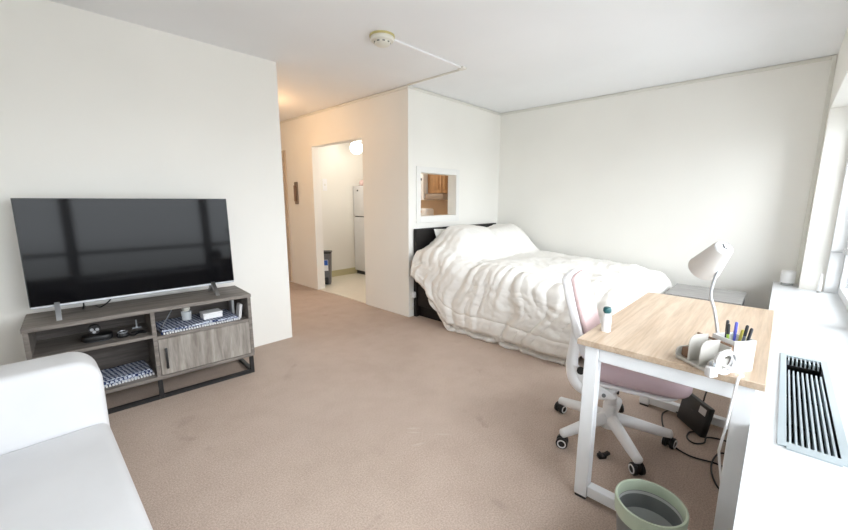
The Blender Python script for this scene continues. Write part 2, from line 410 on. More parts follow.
fr = empty('fridge', 'white two-door fridge seen through the kitchen doorway', 'fridge', (0, 0, .006))
obj('cabinet', B(4.05, 4.60, 4.86, 5.435, .04, 1.52, .01), M['fridge'], fr)
dd = obj('freezer_door', B(3.99, 4.046, 4.86, 5.435, 1.012, 1.52, .014, 3), M['fridge'], fr)
obj('badge', B(3.986, 3.991, 5.285, 5.32, 1.43, 1.455, .002, 1), M['rubber'], dd)
dd2 = obj('fridge_door', B(3.99, 4.046, 4.86, 5.435, .065, .996, .014, 3), M['fridge'], fr)
obj('handle', B(3.965, 3.99, 4.88, 4.91, .75, .98, .006), M['fridge'], dd2)
obj('gasket', B(4.02, 4.05, 4.87, 5.425, .07, 1.51), M['rubber'], fr)
obj('kickplate', B(4.03, 4.06, 4.87, 5.425, 0, .06), M['rubber'], fr)
T(obj('cloth_bundle', box(nb(), 4.03, 4.25, 5.08, 5.33, 1.526, 1.625, .04, 4), M['pinkitem']), 'pale pink bundle lying on top of the fridge', 'bundle')

kb = empty('kitchen_bin', 'slim dark grey step bin with blue label on the kitchen floor', 'bin', (3.16, 5.07, .006), R(50))
bm = nb(); prof = rrect(-.10, .10, -.10, .10, .03)
pr2 = [(a*.84, b*.84) for a, b in prof]
b = bm; v0 = [b.verts.new((x, y, .01)) for x, y in pr2]; v1 = [b.verts.new((x, y, .48)) for x, y in prof]
b.faces.new(v0[::-1]); b.faces.new(v1)
for q in range(len(v0)): b.faces.new((v0[q], v0[(q+1) % len(v0)], v1[(q+1) % len(v0)], v1[q]))
obj('body', bm, M['kbin'], kb)
obj('lid', prism(nb(), rrect(-.107, .107, -.107, .107, .032), .482, .51, 'z', .008), M['black'], kb)
lb = obj('label', box(nb(), -.004, .0, -.06, .06, 0, .17, mtx=Matrix.Translation((-.0905, 0, .22)) @ Matrix.Rotation(R(-2.2), 4, 'Y')), M['white_plastic'], kb)
obj('print', box(nb(), -.006, -.0042, -.055, .05, .085, .165, mtx=Matrix.Translation((-.0905, 0, .22)) @ Matrix.Rotation(R(-2.2), 4, 'Y')), M['blue'], lb)
obj('pedal', B(-.118, -.07, -.06, .06, .012, .12, .008), M['black'], kb)

# kitchen switch, hall intercom, outlet by the bed
sw = empty('light_switch', 'white light switch plate on the kitchen wall', 'switch', (3.45, 5.45, 1.53))
obj('plate', B(-.04, .04, -.008, 0, -.095, .095, .003, 1), M['white_plastic'], sw)
obj('toggle', B(-.008, .008, -.018, -.008, -.016, .016, .002, 1), M['ivory'], sw)
ic = empty('intercom', 'narrow dark wall intercom panel beside the kitchen doorway', 'intercom', (XK, 5.28, 1.39))
obj('panel', B(-.022, 0, -.038, .038, -.16, .16, .004, 1), M['intercom'], ic)
obj('handset', B(-.045, -.0225, -.02, .022, -.12, .11, .008), M['brownw'], ic)
ol = empty('wall_outlet', 'white outlet with plugged adapter low on the wall beside the headboard', 'outlet', (2.925, YK, .19))
obj('plate', B(-.035, .035, -.008, 0, -.115, .06, .002, 1), M['ivory'], ol)
obj('adapter', B(-.022, .022, -.045, -.008, .03, .095, .006), M['white_plastic'], ol)
obj('socket', B(-.015, .015, -.011, -.008, -.075, -.03, .002, 1), M['trim'], ol)

# upper cabinet, hood, microwave, worktop seen through the opening
uc = empty('upper_cabinet', 'honey wood wall cabinet with raised door panel seen through the pass-through', 'cabinet', (0, 0, 0))
obj('carcass', B(4.32, XB, 3.595, 3.975, 1.39, 2.15), M['cabinet'], uc)
for (a, b_) in ((3.60, 3.685), (3.695, 3.97)):
    dq = obj('door', B(4.298, 4.319, a, b_, 1.395, 2.14, .003, 1), M['cabinet'], uc)
    iw = .012 if b_-a < .1 else .05
    obj('panel', B(4.290, 4.2985, a+iw, b_-iw, 1.395+.05, 2.09, .006, 2), M['cabinet'], dq)
hd = empty('range_hood', 'beige under-cabinet range hood below the honey wood cabinet', 'range hood', (0, 0, 0))
obj('body', B(4.24, XB, 3.62, 3.975, 1.295, 1.388, .006), plain('hood_beige', (.36, .28, .22), .5), hd)
obj('lip', B(4.225, 4.24, 3.62, 3.975, 1.295, 1.325, .003), plain('hood_lip', (.3, .22, .16), .5), hd)
mw = empty('microwave', 'white wall-hung microwave at the left of the range hood', 'microwave', (0, 0, 0))
obj('body', B(4.24, XB, 3.98, 4.545, 1.292, 1.72, .008), M['white_plastic'], mw)
obj('door', B(4.215, 4.239, 3.982, 4.54, 1.298, 1.715, .005), M['white_plastic'], mw)
obj('knob', lathe(nb(), ((0, -.02), (.016, -.018), (.018, 0)), 16, Matrix.Translation((4.215, 4.03, 1.60)) @ Matrix.Rotation(R(-90), 4, 'Y') @ Matrix.Scale(-1, 4, (0, 0, 1))), M['rubber'], mw)
cb = empty('base_cabinet', 'kitchen base cabinet below the pass-through view', 'cabinet', (0, 0, 0))
obj('carcass', B(4.02, XB-.012, YK+.135, 4.84, .1, .88), M['cabinet'], cb)
obj('plinth', B(4.08, XB-.012, YK+.135, 4.84, .006, .1), M['rubber'], cb)
for q in range(3): obj('door', B(4.0, 4.019, 3.08+q*.585, 3.08+q*.585+.575, .12, .86, .004, 1), M['cabinet'], cb)
T(obj('worktop', B(3.98, XB, YK+.125, 4.845, .88, .92, .005), M['tan']), 'tan kitchen worktop running along the far kitchen wall', 'worktop')
struct('trim_backsplash', B(XB-.008, XB, YK+.125, 4.845, .92, 1.40), M['tan'])
tt = empty('countertop_appliance', 'small white appliance with two dark knobs on the tan worktop', 'appliance', (4.22, 4.0, .92))
obj('body', B(-.09, .09, -.16, .17, .01, .25, .03, 4), M['white_plastic'], tt)
for q in (-.045, .02): obj('knob', lathe(nb(), ((0, -.014), (.017, -.012), (.02, 0)), 14, Matrix.Translation((-.09, q, .205)) @ Matrix.Rotation(R(-90), 4, 'Y') @ Matrix.Scale(-1, 4, (0, 0, 1))), M['tan'], tt)
for q in (-.1, .1): obj('foot', B(-.06, .06, q-.015, q+.015, 0, .012), M['rubber'], tt)

# ------------------------------------------------------------------ television stand
SA = R(-4.2); SO = Vector((.521, 2.842, 0)); SM = Matrix.Translation(SO) @ Matrix.Rotation(SA, 4, 'Z')
def st(x, y, z): return SM @ Vector((x, y, z))
s = empty('tv_stand', 'grey oak television stand with open shelves and black metal base', 'tv stand', SO, SA)
HW, DP, t = .585, .37, .022
obj('top_board', B(-HW-.004, HW+.004, -.004, DP, .587, .612, .002, 1), M['greyoak'], s)
obj('bottom_board', B(-HW, HW, 0, DP, .132, .155, .002, 1), M['greyoak'], s)
obj('side_panel', B(-HW, -HW+t, 0, DP, .155, .587), M['greyoak'], s)
obj('side_panel', B(HW-t, HW, 0, DP, .155, .587), M['greyoak'], s)
obj('divider', B(-.024, -.002, .002, DP, .155, .587), M['greyoak'], s)
obj('shelf', B(-HW+t, -.024, .004, DP, .421, .441), M['greyoak'], s)
obj('shelf', B(-.002, HW-t, .004, DP, .405, .425), M['greyoak'], s)
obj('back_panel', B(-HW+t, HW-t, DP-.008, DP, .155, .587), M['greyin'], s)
dq = obj('door', B(.0, HW-t-.002, -.002, .016, .159, .403, .002, 1), M['greyoakv'], s)
bm = B(.028, .042, -.028, -.018, .205, .345, .003); box(bm, .029, .041, -.02, -.002, .21, .22); box(bm, .029, .041, -.02, -.002, .33, .34)
obj('handle', bm, M['blackmetal'], dq)
for sx in (-HW+.01, HW-.035, -.025):
    for y in (.0, DP-.035): obj('leg', B(sx, sx+.025, y, y+.025, .0, .1315), M['blackmetal'], s)
for y in (0, DP-.035): obj('foot_bar', B(-HW+.036, -.026, y, y+.025, 0, .025), M['blackmetal'], s); obj('foot_bar', B(.001, HW-.036, y, y+.025, 0, .025), M['blackmetal'], s)
for sx in (-HW+.01, HW-.035): obj('side_bar', B(sx, sx+.025, .026, DP-.036, 0, .025), M['blackmetal'], s)

tv = empty('television', 'large flat television with thin silver bezel on the grey stand', 'television', (.530, 3.045, .612), R(-2.6))
tm = Matrix.Translation((0, 0, .066)) @ Matrix.Rotation(R(-2.6), 4, 'X')
obj('back_shell', box(nb(), -.545, .545, .006, .045, 0, .62, .008, 2, tm), M['black'], tv)
obj('chin', box(nb(), -.548, .548, -.006, .01, -.006, .008, .002, 1, tm), M['silver'], tv)
obj('bezel', box(box(box(nb(), -.548, -.544, -.006, .01, .008, .62, 0, 1, tm), .544, .548, -.006, .01, .008, .62, 0, 1, tm), -.548, .548, -.006, .01, .62, .624, 0, 1, tm), M['black'], tv)
obj('screen', box(nb(), -.544, .544, -.004, .004, .0085, .6195, 0, 1, tm), M['screen'], tv)
for fx in (-.435, .40):
    ft = nb()
    prism(ft, [(-.115, 0), (-.09, 0), (.005, .055), (.07, 0), (.095, 0), (.02, .085), (-.01, .085)], fx-.012, fx+.012, 'x')
    obj('foot', ft, M['silver'] if fx < 0 else M['steel'], tv)
obj('power_lead', tube(nb(), spline([(-.32, .03, .12), (-.32, .0, .05), (-.325, .05, .01), (-.31, .16, .003)]), .004, 6), M['black'], tv)
obj('signal_lead', tube(nb(), spline([(-.18, .03, .12), (-.19, .0, .06), (-.24, .03, .012), (-.26, .14, .003)]), .004, 6), M['black'], tv)

# things on the stand
def onst(name, label, cat, x, y, z, rz=0, group=None): return empty(name, label, cat, st(x, y, z), SA+rz, group)
r_ = onst('router', 'flat black oval set-top box on the upper left shelf', 'set-top box', -.285, .13, .441, R(-6))
obj('body', prism(nb(), rrect(-.075, .075, -.055, .055, .045), .006, .038, 'z', .008), M['black'], r_)
obj('base', prism(nb(), rrect(-.065, .065, -.045, .045, .04), 0, .006, 'z'), M['rubber'], r_)
a_ = onst('alarm_clock', 'tiny black and silver clock standing upright on the black set-top box', 'clock', -.295, .135, .479)
obj('case', lathe(nb(), ((0, -.015), (.028, -.015), (.03, 0), (.028, .015), (0, .015)), 20, Matrix.Translation((0, 0, .032)) @ Matrix.Rotation(R(90), 4, 'X')), M['black'], a_)
for q, (dx, dz) in enumerate(((-.012, .03), (.013, .028), (-.002, .014))): obj('silver_spot', lathe(nb(), ((0, -.002), (.009, -.002), (.009, .001)), 12, Matrix.Translation((dx, -.0165, dz+.004)) @ Matrix.Rotation(R(90), 4, 'X') @ Matrix.Scale(-1, 4, (0, 0, 1))), M['silver'], a_)
m_ = onst('puck_device', 'small round black puck beside the set-top box with silver rim', 'device', -.165, .10, .441)
obj('body', lathe(nb(), ((0, 0), (.03, 0), (.034, .012), (.026, .03), (0, .034)), 20), M['black'], m_)
obj('rim', lathe(nb(), ((.0275, .027), (.0285, .0305), (.0225, .034), (.0215, .031)), 20), M['silver'], m_)
bm = tube(nb(), spline([st(-.14, .10, .446), st(-.11, .07, .446), st(-.08, .11, .446), st(-.05, .08, .446), st(-.06, .13, .446), st(-.12, .14, .446)]), .005, 6)
T(obj('black_cable', bm, M['black']), 'short black cable coiled on the upper left shelf', 'cable')
j = onst('small_stand', 'tiny clear stand in the back corner of the upper left shelf', 'stand', -.08, .25, .441)
obj('post', B(-.004, .004, -.004, .004, .004, .055), M['silver'], j); obj('foot', B(-.025, .025, -.012, .012, 0, .005), M['silver'], j)

def folded_cloth(name, label, x0, x1, y0, y1, z, layers, rz, m):
    e_ = onst(name, label, 'cloth', (x0+x1)/2, (y0+y1)/2, z, rz)
    wx, wy = (x1-x0)/2, (y1-y0)/2
    for q in range(layers):
        bmq = nb(); nx, ny = 26, 14; th = .011; top = []; bot = []
        for jy in range(ny+1):
            rt, rb = [], []
            for ix in range(nx+1):
                u, v = ix/nx*2-1, jy/ny*2-1
                x = u*wx*(1-.03*q)+.006*noise.noise(Vector((v*2, q*3.1, 1))); y = v*wy*(1-.05*q)+.01*noise.noise(Vector((u*3, q*2.7, 5)))
                wv = .006*noise.noise(Vector((x*22, y*22, q)))+.004
                zz = q*th+max(0, wv)
                rt.append(bmq.verts.new((x, y, zz+th))); rb.append(bmq.verts.new((x, y, q*th+.0005)))
            top.append(rt); bot.append(rb)
        for jy in range(ny):
            for ix in range(nx):
                bmq.faces.new((top[jy][ix], top[jy][ix+1], top[jy+1][ix+1], top[jy+1][ix])); bmq.faces.new((bot[jy][ix], bot[jy+1][ix], bot[jy+1][ix+1], bot[jy][ix+1]))
        for ix in range(nx):
            bmq.faces.new((bot[0][ix], bot[0][ix+1], top[0][ix+1], top[0][ix])); bmq.faces.new((bot[ny][ix+1], bot[ny][ix], top[ny][ix], top[ny][ix+1]))
        for jy in range(ny):
            bmq.faces.new((bot[jy+1][0], bot[jy][0], top[jy][0], top[jy+1][0])); bmq.faces.new((bot[jy][nx], bot[jy+1][nx], top[jy+1][nx], top[jy][nx]))
        obj('fold', bmq, m, e_, 60)
    bmq = nb()                                              # tassel fringe along the front edge
    for q in range(int((x1-x0)/.016)):
        xx = -wx+.01+q*.016
        box(bmq, xx, xx+.009, -wy-.016, -wy+.004, .002, .012+.004*random.random())
    T(obj('fringe', bmq, M['orgw'], e_), kind='stuff')
    return e_
folded_cloth('patterned_cloth', 'blue and white checked cloth spread on the upper right shelf', .02, .50, .03, .30, .425, 2, R(2), M['cloth'])
folded_cloth('patterned_cloth', 'blue and white checked cloth folded in the lower left compartment', -.32, -.045, .06, .29, .155, 3, R(5), M['cloth'])
wbx = onst('white_box', 'small white box lying on the blue cloth in the upper shelf', 'box', .345, .12, .457, R(3))
obj('base', B(-.062, .062, -.045, .045, 0, .03, .003, 1), M['white_plastic'], wbx); obj('lid', B(-.064, .064, -.047, .047, .0305, .045, .003, 1), M['white_plastic'], wbx)
rf = onst('hand_mirror', 'round pale knob-topped glass tumbler standing on the blue cloth', 'tumbler', .20, .17, .457)
obj('glass', lathe(nb(), ((0, 0), (.03, 0), (.034, .06), (.031, .06), (.027, .004), (0, .004)), 20), M['clear'], rf)
obj('ball', lathe(nb(), ((0, .061), (.018, .064), (.026, .08), (.02, .098), (0, .104)), 18), M['ivory'], rf)
rf.name = 'topped_tumbler'
gl = onst('thin_rod', 'thin clear rod leaning across the blue cloth on the upper shelf', 'rod', .09, .14, .457)
obj('shaft', tube(nb(), [(-.05, -.06, .006), (.06, .10, .11)], .0035, 6), M['silver'], gl); obj('tip', lathe(nb(), ((0, -.006), (.007, 0), (0, .008)), 10, Matrix.Translation((-.052, -.062, .009))), M['rubber'], gl)
for q, (x, hgt, tilt, lab) in enumerate(((.488, .115, 0, 'grey booklet standing upright at the right end of the upper shelf'), (.535, .10, 8, 'white booklet leaning by the right side panel of the stand'))):
    bk = onst('booklet', lab, 'booklet', x, .10 if q == 0 else .05, .425 if q == 1 else .457, 0, 'booklets on the stand')
    mt = Matrix.Rotation(R(tilt), 4, 'Y')
    if q == 0: bk.location = st(.515, .20, .425)
    else: bk.location = st(.520, .06, .427)
    obj('cover', box(nb(), -.010, .010, 0, .07, 0, hgt, .002, 1, mt), M['white_plastic'] if q else M['silver'], bk)
    obj('pages', box(nb(), -.007, .007, -.0015, .068, .004, hgt+.0015, 0, 1, mt), M['orgw'], bk)

# ------------------------------------------------------------------ sofa
so = empty('sofa', 'white upholstered sofa with rounded arm in the near corner', 'sofa', (0, 0, 0))
def soft_prism(pts, lo, hi, axis, r): return prism(nb(), pts, lo, hi, axis, r, 5)
arm = rrect(-.70, .153, .06, .70, (.085, .06, .03, .03), 8)
for p_i, (x, z) in enumerate(arm):
    if z > .6: arm[p_i] = (x, z-.012*max(0, (x+.3)/.45))
obj('arm', soft_prism(arm, 1.87, 2.06, 'y', .028), M['sofa'], so, 60)
obj('arm', soft_prism(arm, .42, .61, 'y', .028), M['sofa'], so, 60)
obj('backrest', B(-.72, -.50, .615, 1.865, .12, .80, .06, 5), M['sofa'], so, 60)
obj('frame', B(-.66, .125, .615, 1.865, .10, .27, .02, 2), M['sofa'], so)
for (a, b_) in ((.612, 1.872),): obj('seat_cushion', B(-.50, .150, a, b_, .275, .437, .035, 5), M['sofa'], so, 60)
for x in (-.62, .07):
    for y in (.5, 1.98): obj('leg', lathe(nb(), ((0, 0), (.018, 0), (.025, .062), (0, .062)), 12, Matrix.Translation((x, y, 0))), M['brownw'], so)

# ------------------------------------------------------------------ bed
bd = empty('bed', 'queen bed with black-brown headboard against the pass-through wall', 'bed', (0, 0, 0))
BX0, BX1, BYF, BYH = 2.955, 4.515, .80, 2.925
obj('headboard', B(BX0-.018, BX1, BYH-.045, BYH-.003, .0, .985, .003, 1), M['espresso'], bd)
obj('side_rail', B(BX0, BX0+.03, BYF+.03, BYH-.046, .13, .37, .002, 1), M['espresso'], bd)
obj('side_rail', B(BX1-.03, BX1, BYF+.03, BYH-.046, .13, .37, .002, 1), M['espresso'], bd)
obj('footboard', B(BX0, BX1, BYF, BYF+.029, .0, .40, .003, 1), M['espresso'], bd)
obj('support', B(BX0+.04, BX0+.09, BYH-.4, BYH-.05, .0, .129), M['espresso'], bd)
obj('slat_base', B(BX0+.031, BX1-.031, BYF+.031, BYH-.046, .22, .26), M['greyoak'], bd)
mt_ = obj('mattress', B(BX0+.035, BX1-.035, BYF+.035, BYH-.05, .262, .50, .05, 4), M['mattress'], bd, 60)

def pillow(label, loc, rx, rz, sx, sy, sz, seed):
    b = bmesh.new(); n_ = 20; top = {}
    for side in (1, -1):
        for i in range(n_+1):
            for j_ in range(n_+1):
                u, v = i/n_*2-1, j_/n_*2-1
                if side == -1 and (abs(u) == 1 or abs(v) == 1): top[(side, i, j_)] = top[(1, i, j_)]; continue
                prof_ = max(0, (1-u**4))**.55*max(0, (1-v**4))**.55
                pinch = 1-.07*(1-abs(u))*abs(v)**3; pin2 = 1-.07*(1-abs(v))*abs(u)**3
                z = side*sz*prof_*(1+.12*noise.noise(Vector((u*2+seed, v*2, side))))
                top[(side, i, j_)] = b.verts.new((u*sx*pin2, v*sy*pinch, z))
    for side in (1, -1):
        for i in range(n_):
            for j_ in range(n_):
                f_ = [top[(side, i, j_)], top[(side, i+1, j_)], top[(side, i+1, j_+1)], top[(side, i, j_+1)]]
                try: b.faces.new(f_ if side == 1 else f_[::-1])
                except ValueError: pass
    o = obj('pillow', b, M['pillow'], None, 80); o.location = loc; o.rotation_euler = (rx, 0, rz)
    return T(o, label, 'pillow', 'pillows on the bed')
pillow('white pillow poking out under the duvet at the left end of the headboard', (3.30, 2.48, .60), R(14), R(2), .345, .24, .085, 1)
pillow('white pillow under the duvet at the wall side of the bed', (4.10, 2.47, .60), R(14), R(-3), .35, .24, .085, 4)
pillow('white pillow leaning on the headboard with one corner above the duvet', (3.52, 2.80, .815), R(76), R(0), .34, .165, .045, 8)

# duvet: top sheet with pillow humps, long drape on the room side
def smooth(a, b_, x):
    t_ = min(1, max(0, (x-a)/(b_-a))); return t_*t_*(3-2*t_)
def duvet():
    NB, NA = 260, 240; Wt = 1.50; xr = BX1-.01; b = bmesh.new(); grid = []
    pos = []
    for i in range(NB+1):
        bb = i/NB; row = []
        tf = max(0, (bb-.92)/.08); y0 = 2.84-min(bb, .92)*2.135-.105*math.sin(tf*math.pi/2)
        hem = .50-.50*smooth(2.90, 2.13, y0) if y0 > 2.13 else 0.0
        hem = max(.02, hem)+.012*noise.noise(Vector((y0*5, 1.3, 0)))
        # ridge height near the room-side edge and total drop
        ztop0 = .585
        for j_ in range(NA+1):
            aa = j_/NA
            # first 62 % of the strip lies on top, the rest drapes
            ft = .60
            x = xr-(min(aa, ft)/ft)*Wt
            d = 0 if aa < ft else (aa-ft)/(1-ft)
            yy = y0 if d == 0 else 2.84-(2.84-y0)*(1-.165*d**1.3)
            xe = xr-Wt                         # ~3.005
            xx = x
            hump = .315*smooth(2.14, 2.52, yy)*(1-.42*smooth(2.66, 2.86, yy))
            hump *= .40+.60*smooth(2.96, 3.30, xx)
            hump *= 1-.30*smooth(4.25, 4.5, xx)
            valley = math.exp(-((xx-3.78)/.06)**2)*.045*smooth(2.2, 2.5, yy)
            zt = ztop0+hump-valley+.06*smooth(.8, 2.2, yy)
            zt += .05*noise.noise(Vector((xx*1.9, yy*1.9, 4)))*smooth(4.5, 4.2, xx)
            zt -= .03*smooth(1.1, .86, yy)+.15*(1-math.cos(tf*math.pi/2))*(1-d)
            zt -= .05*smooth(4.35, 4.5, xx)
            if d > 0:
                q = min(1, d/.22); ang = q*math.pi/2; rr_ = .11
                flare = .045*smooth(.2, 1, d)+.03*math.sin(min(1, d)*math.pi)
                zlow = hem
                if d < .22:
                    x = xe-rr_*math.sin(ang)-flare; z = zt-rr_*(1-math.cos(ang))
                else:
                    e2 = (d-.22)/.78; z = (zt-rr_)+(zlow-(zt-rr_))*e2; x = xe-rr_-flare
                    x += .03*smooth(.86, 1.0, d)
            else: z = zt
            row.append(Vector((x, yy, z)))
        pos.append(row)
    # wrinkles along the local normal
    def nrm(i, j_):
        a = pos[min(i+1, NB)][j_]-pos[max(i-1, 0)][j_]; c = pos[i][min(j_+1, NA)]-pos[i][max(j_-1, 0)]
        n_ = a.cross(c)
        return n_.normalized() if n_.length > 1e-9 else Vector((0, 0, 1))
    new = []
    for i in range(NB+1):
        row = []
        for j_ in range(NA+1):
            p_ = pos[i][j_]; n_ = nrm(i, j_); aa = j_/NA; bb = i/NB
            if n_.z < 0 and aa < .6 or (aa >= .6 and n_.x > 0 and n_.z < .3): n_ = -n_
            d = max(0, (aa-.6)/.4)
            s1, s2 = aa*2.5, bb*2.03                     # metres along the cloth
            wx_ = noise.noise(Vector((s1*2.2, s2*2.2, 9)))*.5; wy_ = noise.noise(Vector((s1*2.2, s2*2.2, 19)))*.5
            # soft crumples on top
            r1 = 1-abs(noise.noise(Vector((s1*3.2+wx_, s2*4.6+wy_, 2))))*2
            r2 = 1-abs(noise.noise(Vector((s1*7.5+wx_*2, s2*8.5+wy_*2, 6))))*2
            top_amp = .6+.4*smooth(.42, .2, bb)
            hm = smooth(2.3, 2.6, p_.y)
            r3 = 1-abs(noise.noise(Vector((s1*15+wx_*3, s2*17+wy_*3, 16))))*2
            disp = (.012*r1+.010*r2+.0045*r3)*(1-.35*hm)
            # hanging folds: ridges that run down the drape, fanning slightly
            k_ = s2*7.0+.9*(s1-1.5)*(.6-bb)+wy_*1.6
            f1 = 1-abs(noise.noise(Vector((k_, s1*.55, 12))))*2
            f2 = noise.noise(Vector((k_*2.3, s1*.9, 22)))
            disp = disp*(1-.65*d)+(.022*f1+.012*f2+.004*noise.noise(Vector((k_*5, s1*2.2, 32))))*smooth(.40, .68, aa)
            # stitched seam above the hem + rolled hem
            disp -= .016*math.exp(-((d-.70)/.018)**2)*smooth(.12, .3, bb)
            disp += .012*math.exp(-((d-.985)/.02)**2)
            q = p_+n_*disp
            if q.z < .012: q.z = .012
            row.append(b.verts.new(q))
        new.append(row)
    for i in range(NB):
        for j_ in range(NA): b.faces.new((new[i][j_], new[i+1][j_], new[i+1][j_+1], new[i][j_+1]))
    o = obj('duvet', b, M['duvet'], None, 180)
    sd = o.modifiers.new('thick', 'SOLIDIFY'); sd.thickness = .022; sd.offset = -1
    return T(o, 'crumpled white duvet heaped over the bed and hanging to the carpet', 'duvet')
DUV = duvet()

# ------------------------------------------------------------------ nightstand by the bed foot
ns_ = empty('nightstand', 'low grey-topped nightstand between the bed foot and the sill', 'nightstand', (0, 0, 0))
obj('top', B(3.80, 4.34, .16, .685, .475, .50, .002, 1), M['grey_lam'], ns_)
for (a, b_) in ((.165, .185), (.66, .68)): obj('side', B(3.82, 4.32, a, b_, .04, .475), M['rubber'], ns_)
obj('back', B(4.30, 4.32, .185, .66, .04, .475), M['rubber'], ns_)
for q in range(2):
    dq = obj('drawer', B(3.805, 3.825, .19, .655, .06+q*.21, .26+q*.205, .003, 1), M['grey_lam'], ns_)
    obj('knob', lathe(nb(), ((0, .02), (.012, .018), (.007, 0)), 12, Matrix.Translation((3.805, .42, .16+q*.21)) @ Matrix.Rotation(R(-90), 4, 'Y')), M['blackmetal'], dq)
for x in (3.84, 4.26):
    for y in (.19, .64): obj('leg', B(x, x+.03, y-.015, y+.015, 0, .04), M['rubber'], ns_)

# ------------------------------------------------------------------ desk
dk = empty('desk', 'light oak desk with white square steel frame beside the sill', 'desk', (0, 0, 0))
X0, X1, Y0, Y1 = 1.543, 2.672, -.022, .569
tp = obj('top', B(X0, X1, Y0, Y1, .706, .73, .002, 1), M['oak'], dk)
def leg(x, y): obj('leg', B(x, x+.05, y, y+.055, .012, .7055, .003, 1), M['white_metal'], dk); obj('foot_cap', B(x+.004, x+.046, y+.004, y+.051, 0, .012), M['rubber'], dk)
for x in (1.556, 2.606):
    for y in (-.003, .485): leg(x, y)
    obj('foot_rail', B(x+.003, x+.047, .053, .484, .02, .068, .003, 1), M['white_metal'], dk)
    obj('apron', B(x+.003, x+.047, .053, .484, .648, .7055, .003, 1), M['white_metal'], dk)
for y in (.0, .49): obj('long_rail', B(1.607, 2.605, y, y+.045, .655, .7055, .003, 1), M['white_metal'], dk)

# ------------------------------------------------------------------ office chair
CH = Vector((2.11, .575, 0)); CA = R(10)
ch = empty('office_chair', 'white swivel office chair with pink seat and backrest at the desk', 'office chair', CH, CA)
obj('column', lathe(nb(), ((0, .09), (.036, .09), (.034, .20), (.029, .205), (.028, .385), (0, .385)), 20), M['white_plastic'], ch)
obj('hub', lathe(nb(), ((0, .065), (.05, .068), (.056, .09), (.05, .135), (.036, .15), (0, .15)), 24), M['white_plastic'], ch)
for k in range(5):
    a = R(7+72*k)-CA; ca, sa = math.cos(a), math.sin(a)
    path = [(.03*ca, .03*sa, .115), (.12*ca, .12*sa, .105), (.22*ca, .22*sa, .088), (.288*ca, .288*sa, .078), (.312*ca, .312*sa, .076)]
    lg = obj('leg', tube(nb(), spline(path, 5), [.034-.012*min(1, q/18) if q < 17 else (.0235, .0225, .018, .009)[q-17] for q in range(21)], 12), M['white_plastic'], ch, 60)
    cm = Matrix.Translation((.30*ca, .30*sa, 0)) @ Matrix.Rotation(a+R(35+50*k), 4, 'Z')
    bm = nb()
    for sg in (-1, 1): lathe(bm, ((0, -.009), (.026, -.009), (.030, -.005), (.030, .007), (.027, .009), (0, .009)), 20, cm @ Matrix.Translation((0, sg*.018, .030)) @ Matrix.Rotation(R(90), 4, 'X'))
    box(bm, -.02, .02, -.009, .009, .02, .06, .003, 1, cm)
    cs = obj('caster', bm, M['black'], ch)
    for sg in (-1, 1):
        obj('wheel_ring', lathe(nb(), ((.0165, 0), (.0225, 0), (.0225, sg*.003), (.0165, sg*.003), (.0165, 0)), 20, cm @ Matrix.Translation((0, sg*.0275, .030)) @ Matrix.Rotation(R(-90), 4, 'X')), M['white_plastic'], cs)
obj('mechanism', B(-.10, .10, -.14, .14, .365, .392, .008), M['white_plastic'], ch)
obj('lever', tube(nb(), [(-.02, -.02, .372), (-.10, -.04, .365), (-.15, -.045, .335)], .006, 8), M['black'], ch)
def cush(pts, lo, hi, r): return prism(nb(), pts, lo, hi, 'z', r, 5)
obj('seat_shell', cush(rrect(-.225, .225, -.30, .13, .09, 8), .384, .400, .007), M['white_plastic'], ch, 60)
obj('seat', cush(rrect(-.228, .228, -.345, .12, .085, 8), .4005, .492, .040), M['pink'], ch, 60)
# backrest leaning back
bmx = Matrix.Translation((0, .100, .50)) @ Matrix.Rotation(R(-17), 4, 'X')
outl = []
for q, (hw_, zz) in enumerate(((.135, .0), (.16, .05), (.175, .15), (.175, .27), (.16, .37), (.125, .425))): outl.append((hw_, zz))
_o = outl+[(-a, b_) for a, b_ in outl[::-1]]
pts = [(v.x, v.y) for v in spline([(a, b_, 0) for a, b_ in _o], 4)]
obj('back_frame', prism(nb(), [(a*1.09, b_*1.05-.01) for a, b_ in pts], .0, .042, 'y', .012, 3, bmx), M['white_plastic'], ch, 50)
obj('backrest', prism(nb(), [(a*.99, b_*.985+.003) for a, b_ in pts], -.026, -.0005, 'y', .012, 3, bmx), M['pinkback'], ch, 50)
for sx in (-1, 1):
    ribs = spline([(sx*.14, .18, .66), (sx*.165, .175, .56), (sx*.195, .175, .46), (sx*.205, .15, .375), (sx*.205, .08, .335), (sx*.20, .0, .345), (sx*.16, -.03, .375)], 6)
    bm = nb(); tube(bm, ribs, [.022+.009*math.sin(math.pi*q/(len(ribs)-1)) for q in range(len(ribs))], 12)
    sp = obj('back_strut', bm, M['white_plastic'], ch, 70)
    obj('pivot_knob', lathe(nb(), ((0, .014), (.018, .012), (.02, 0), (0, 0)), 18, Matrix.Translation((sx*.222, .125, .445)) @ Matrix.Rotation(R(90*sx), 4, 'Y')), M['black'], sp)
    obj('bolt', lathe(nb(), ((0, .008), (.009, .007), (.01, 0), (0, 0)), 12, Matrix.Translation((sx*.226, .01, .345)) @ Matrix.Rotation(R(90*sx), 4, 'Y')), M['bin_grey'], sp)
    obj('bracket', prism(nb(), [(.14, .46), (.17, .47), (.18, .40), (.10, .33), (-.03, .325), (-.05, .345), (.02, .385), (.11, .41)], sx*.19, sx*.223, 'x', .006, 2), M['white_plastic'], ch, 50)

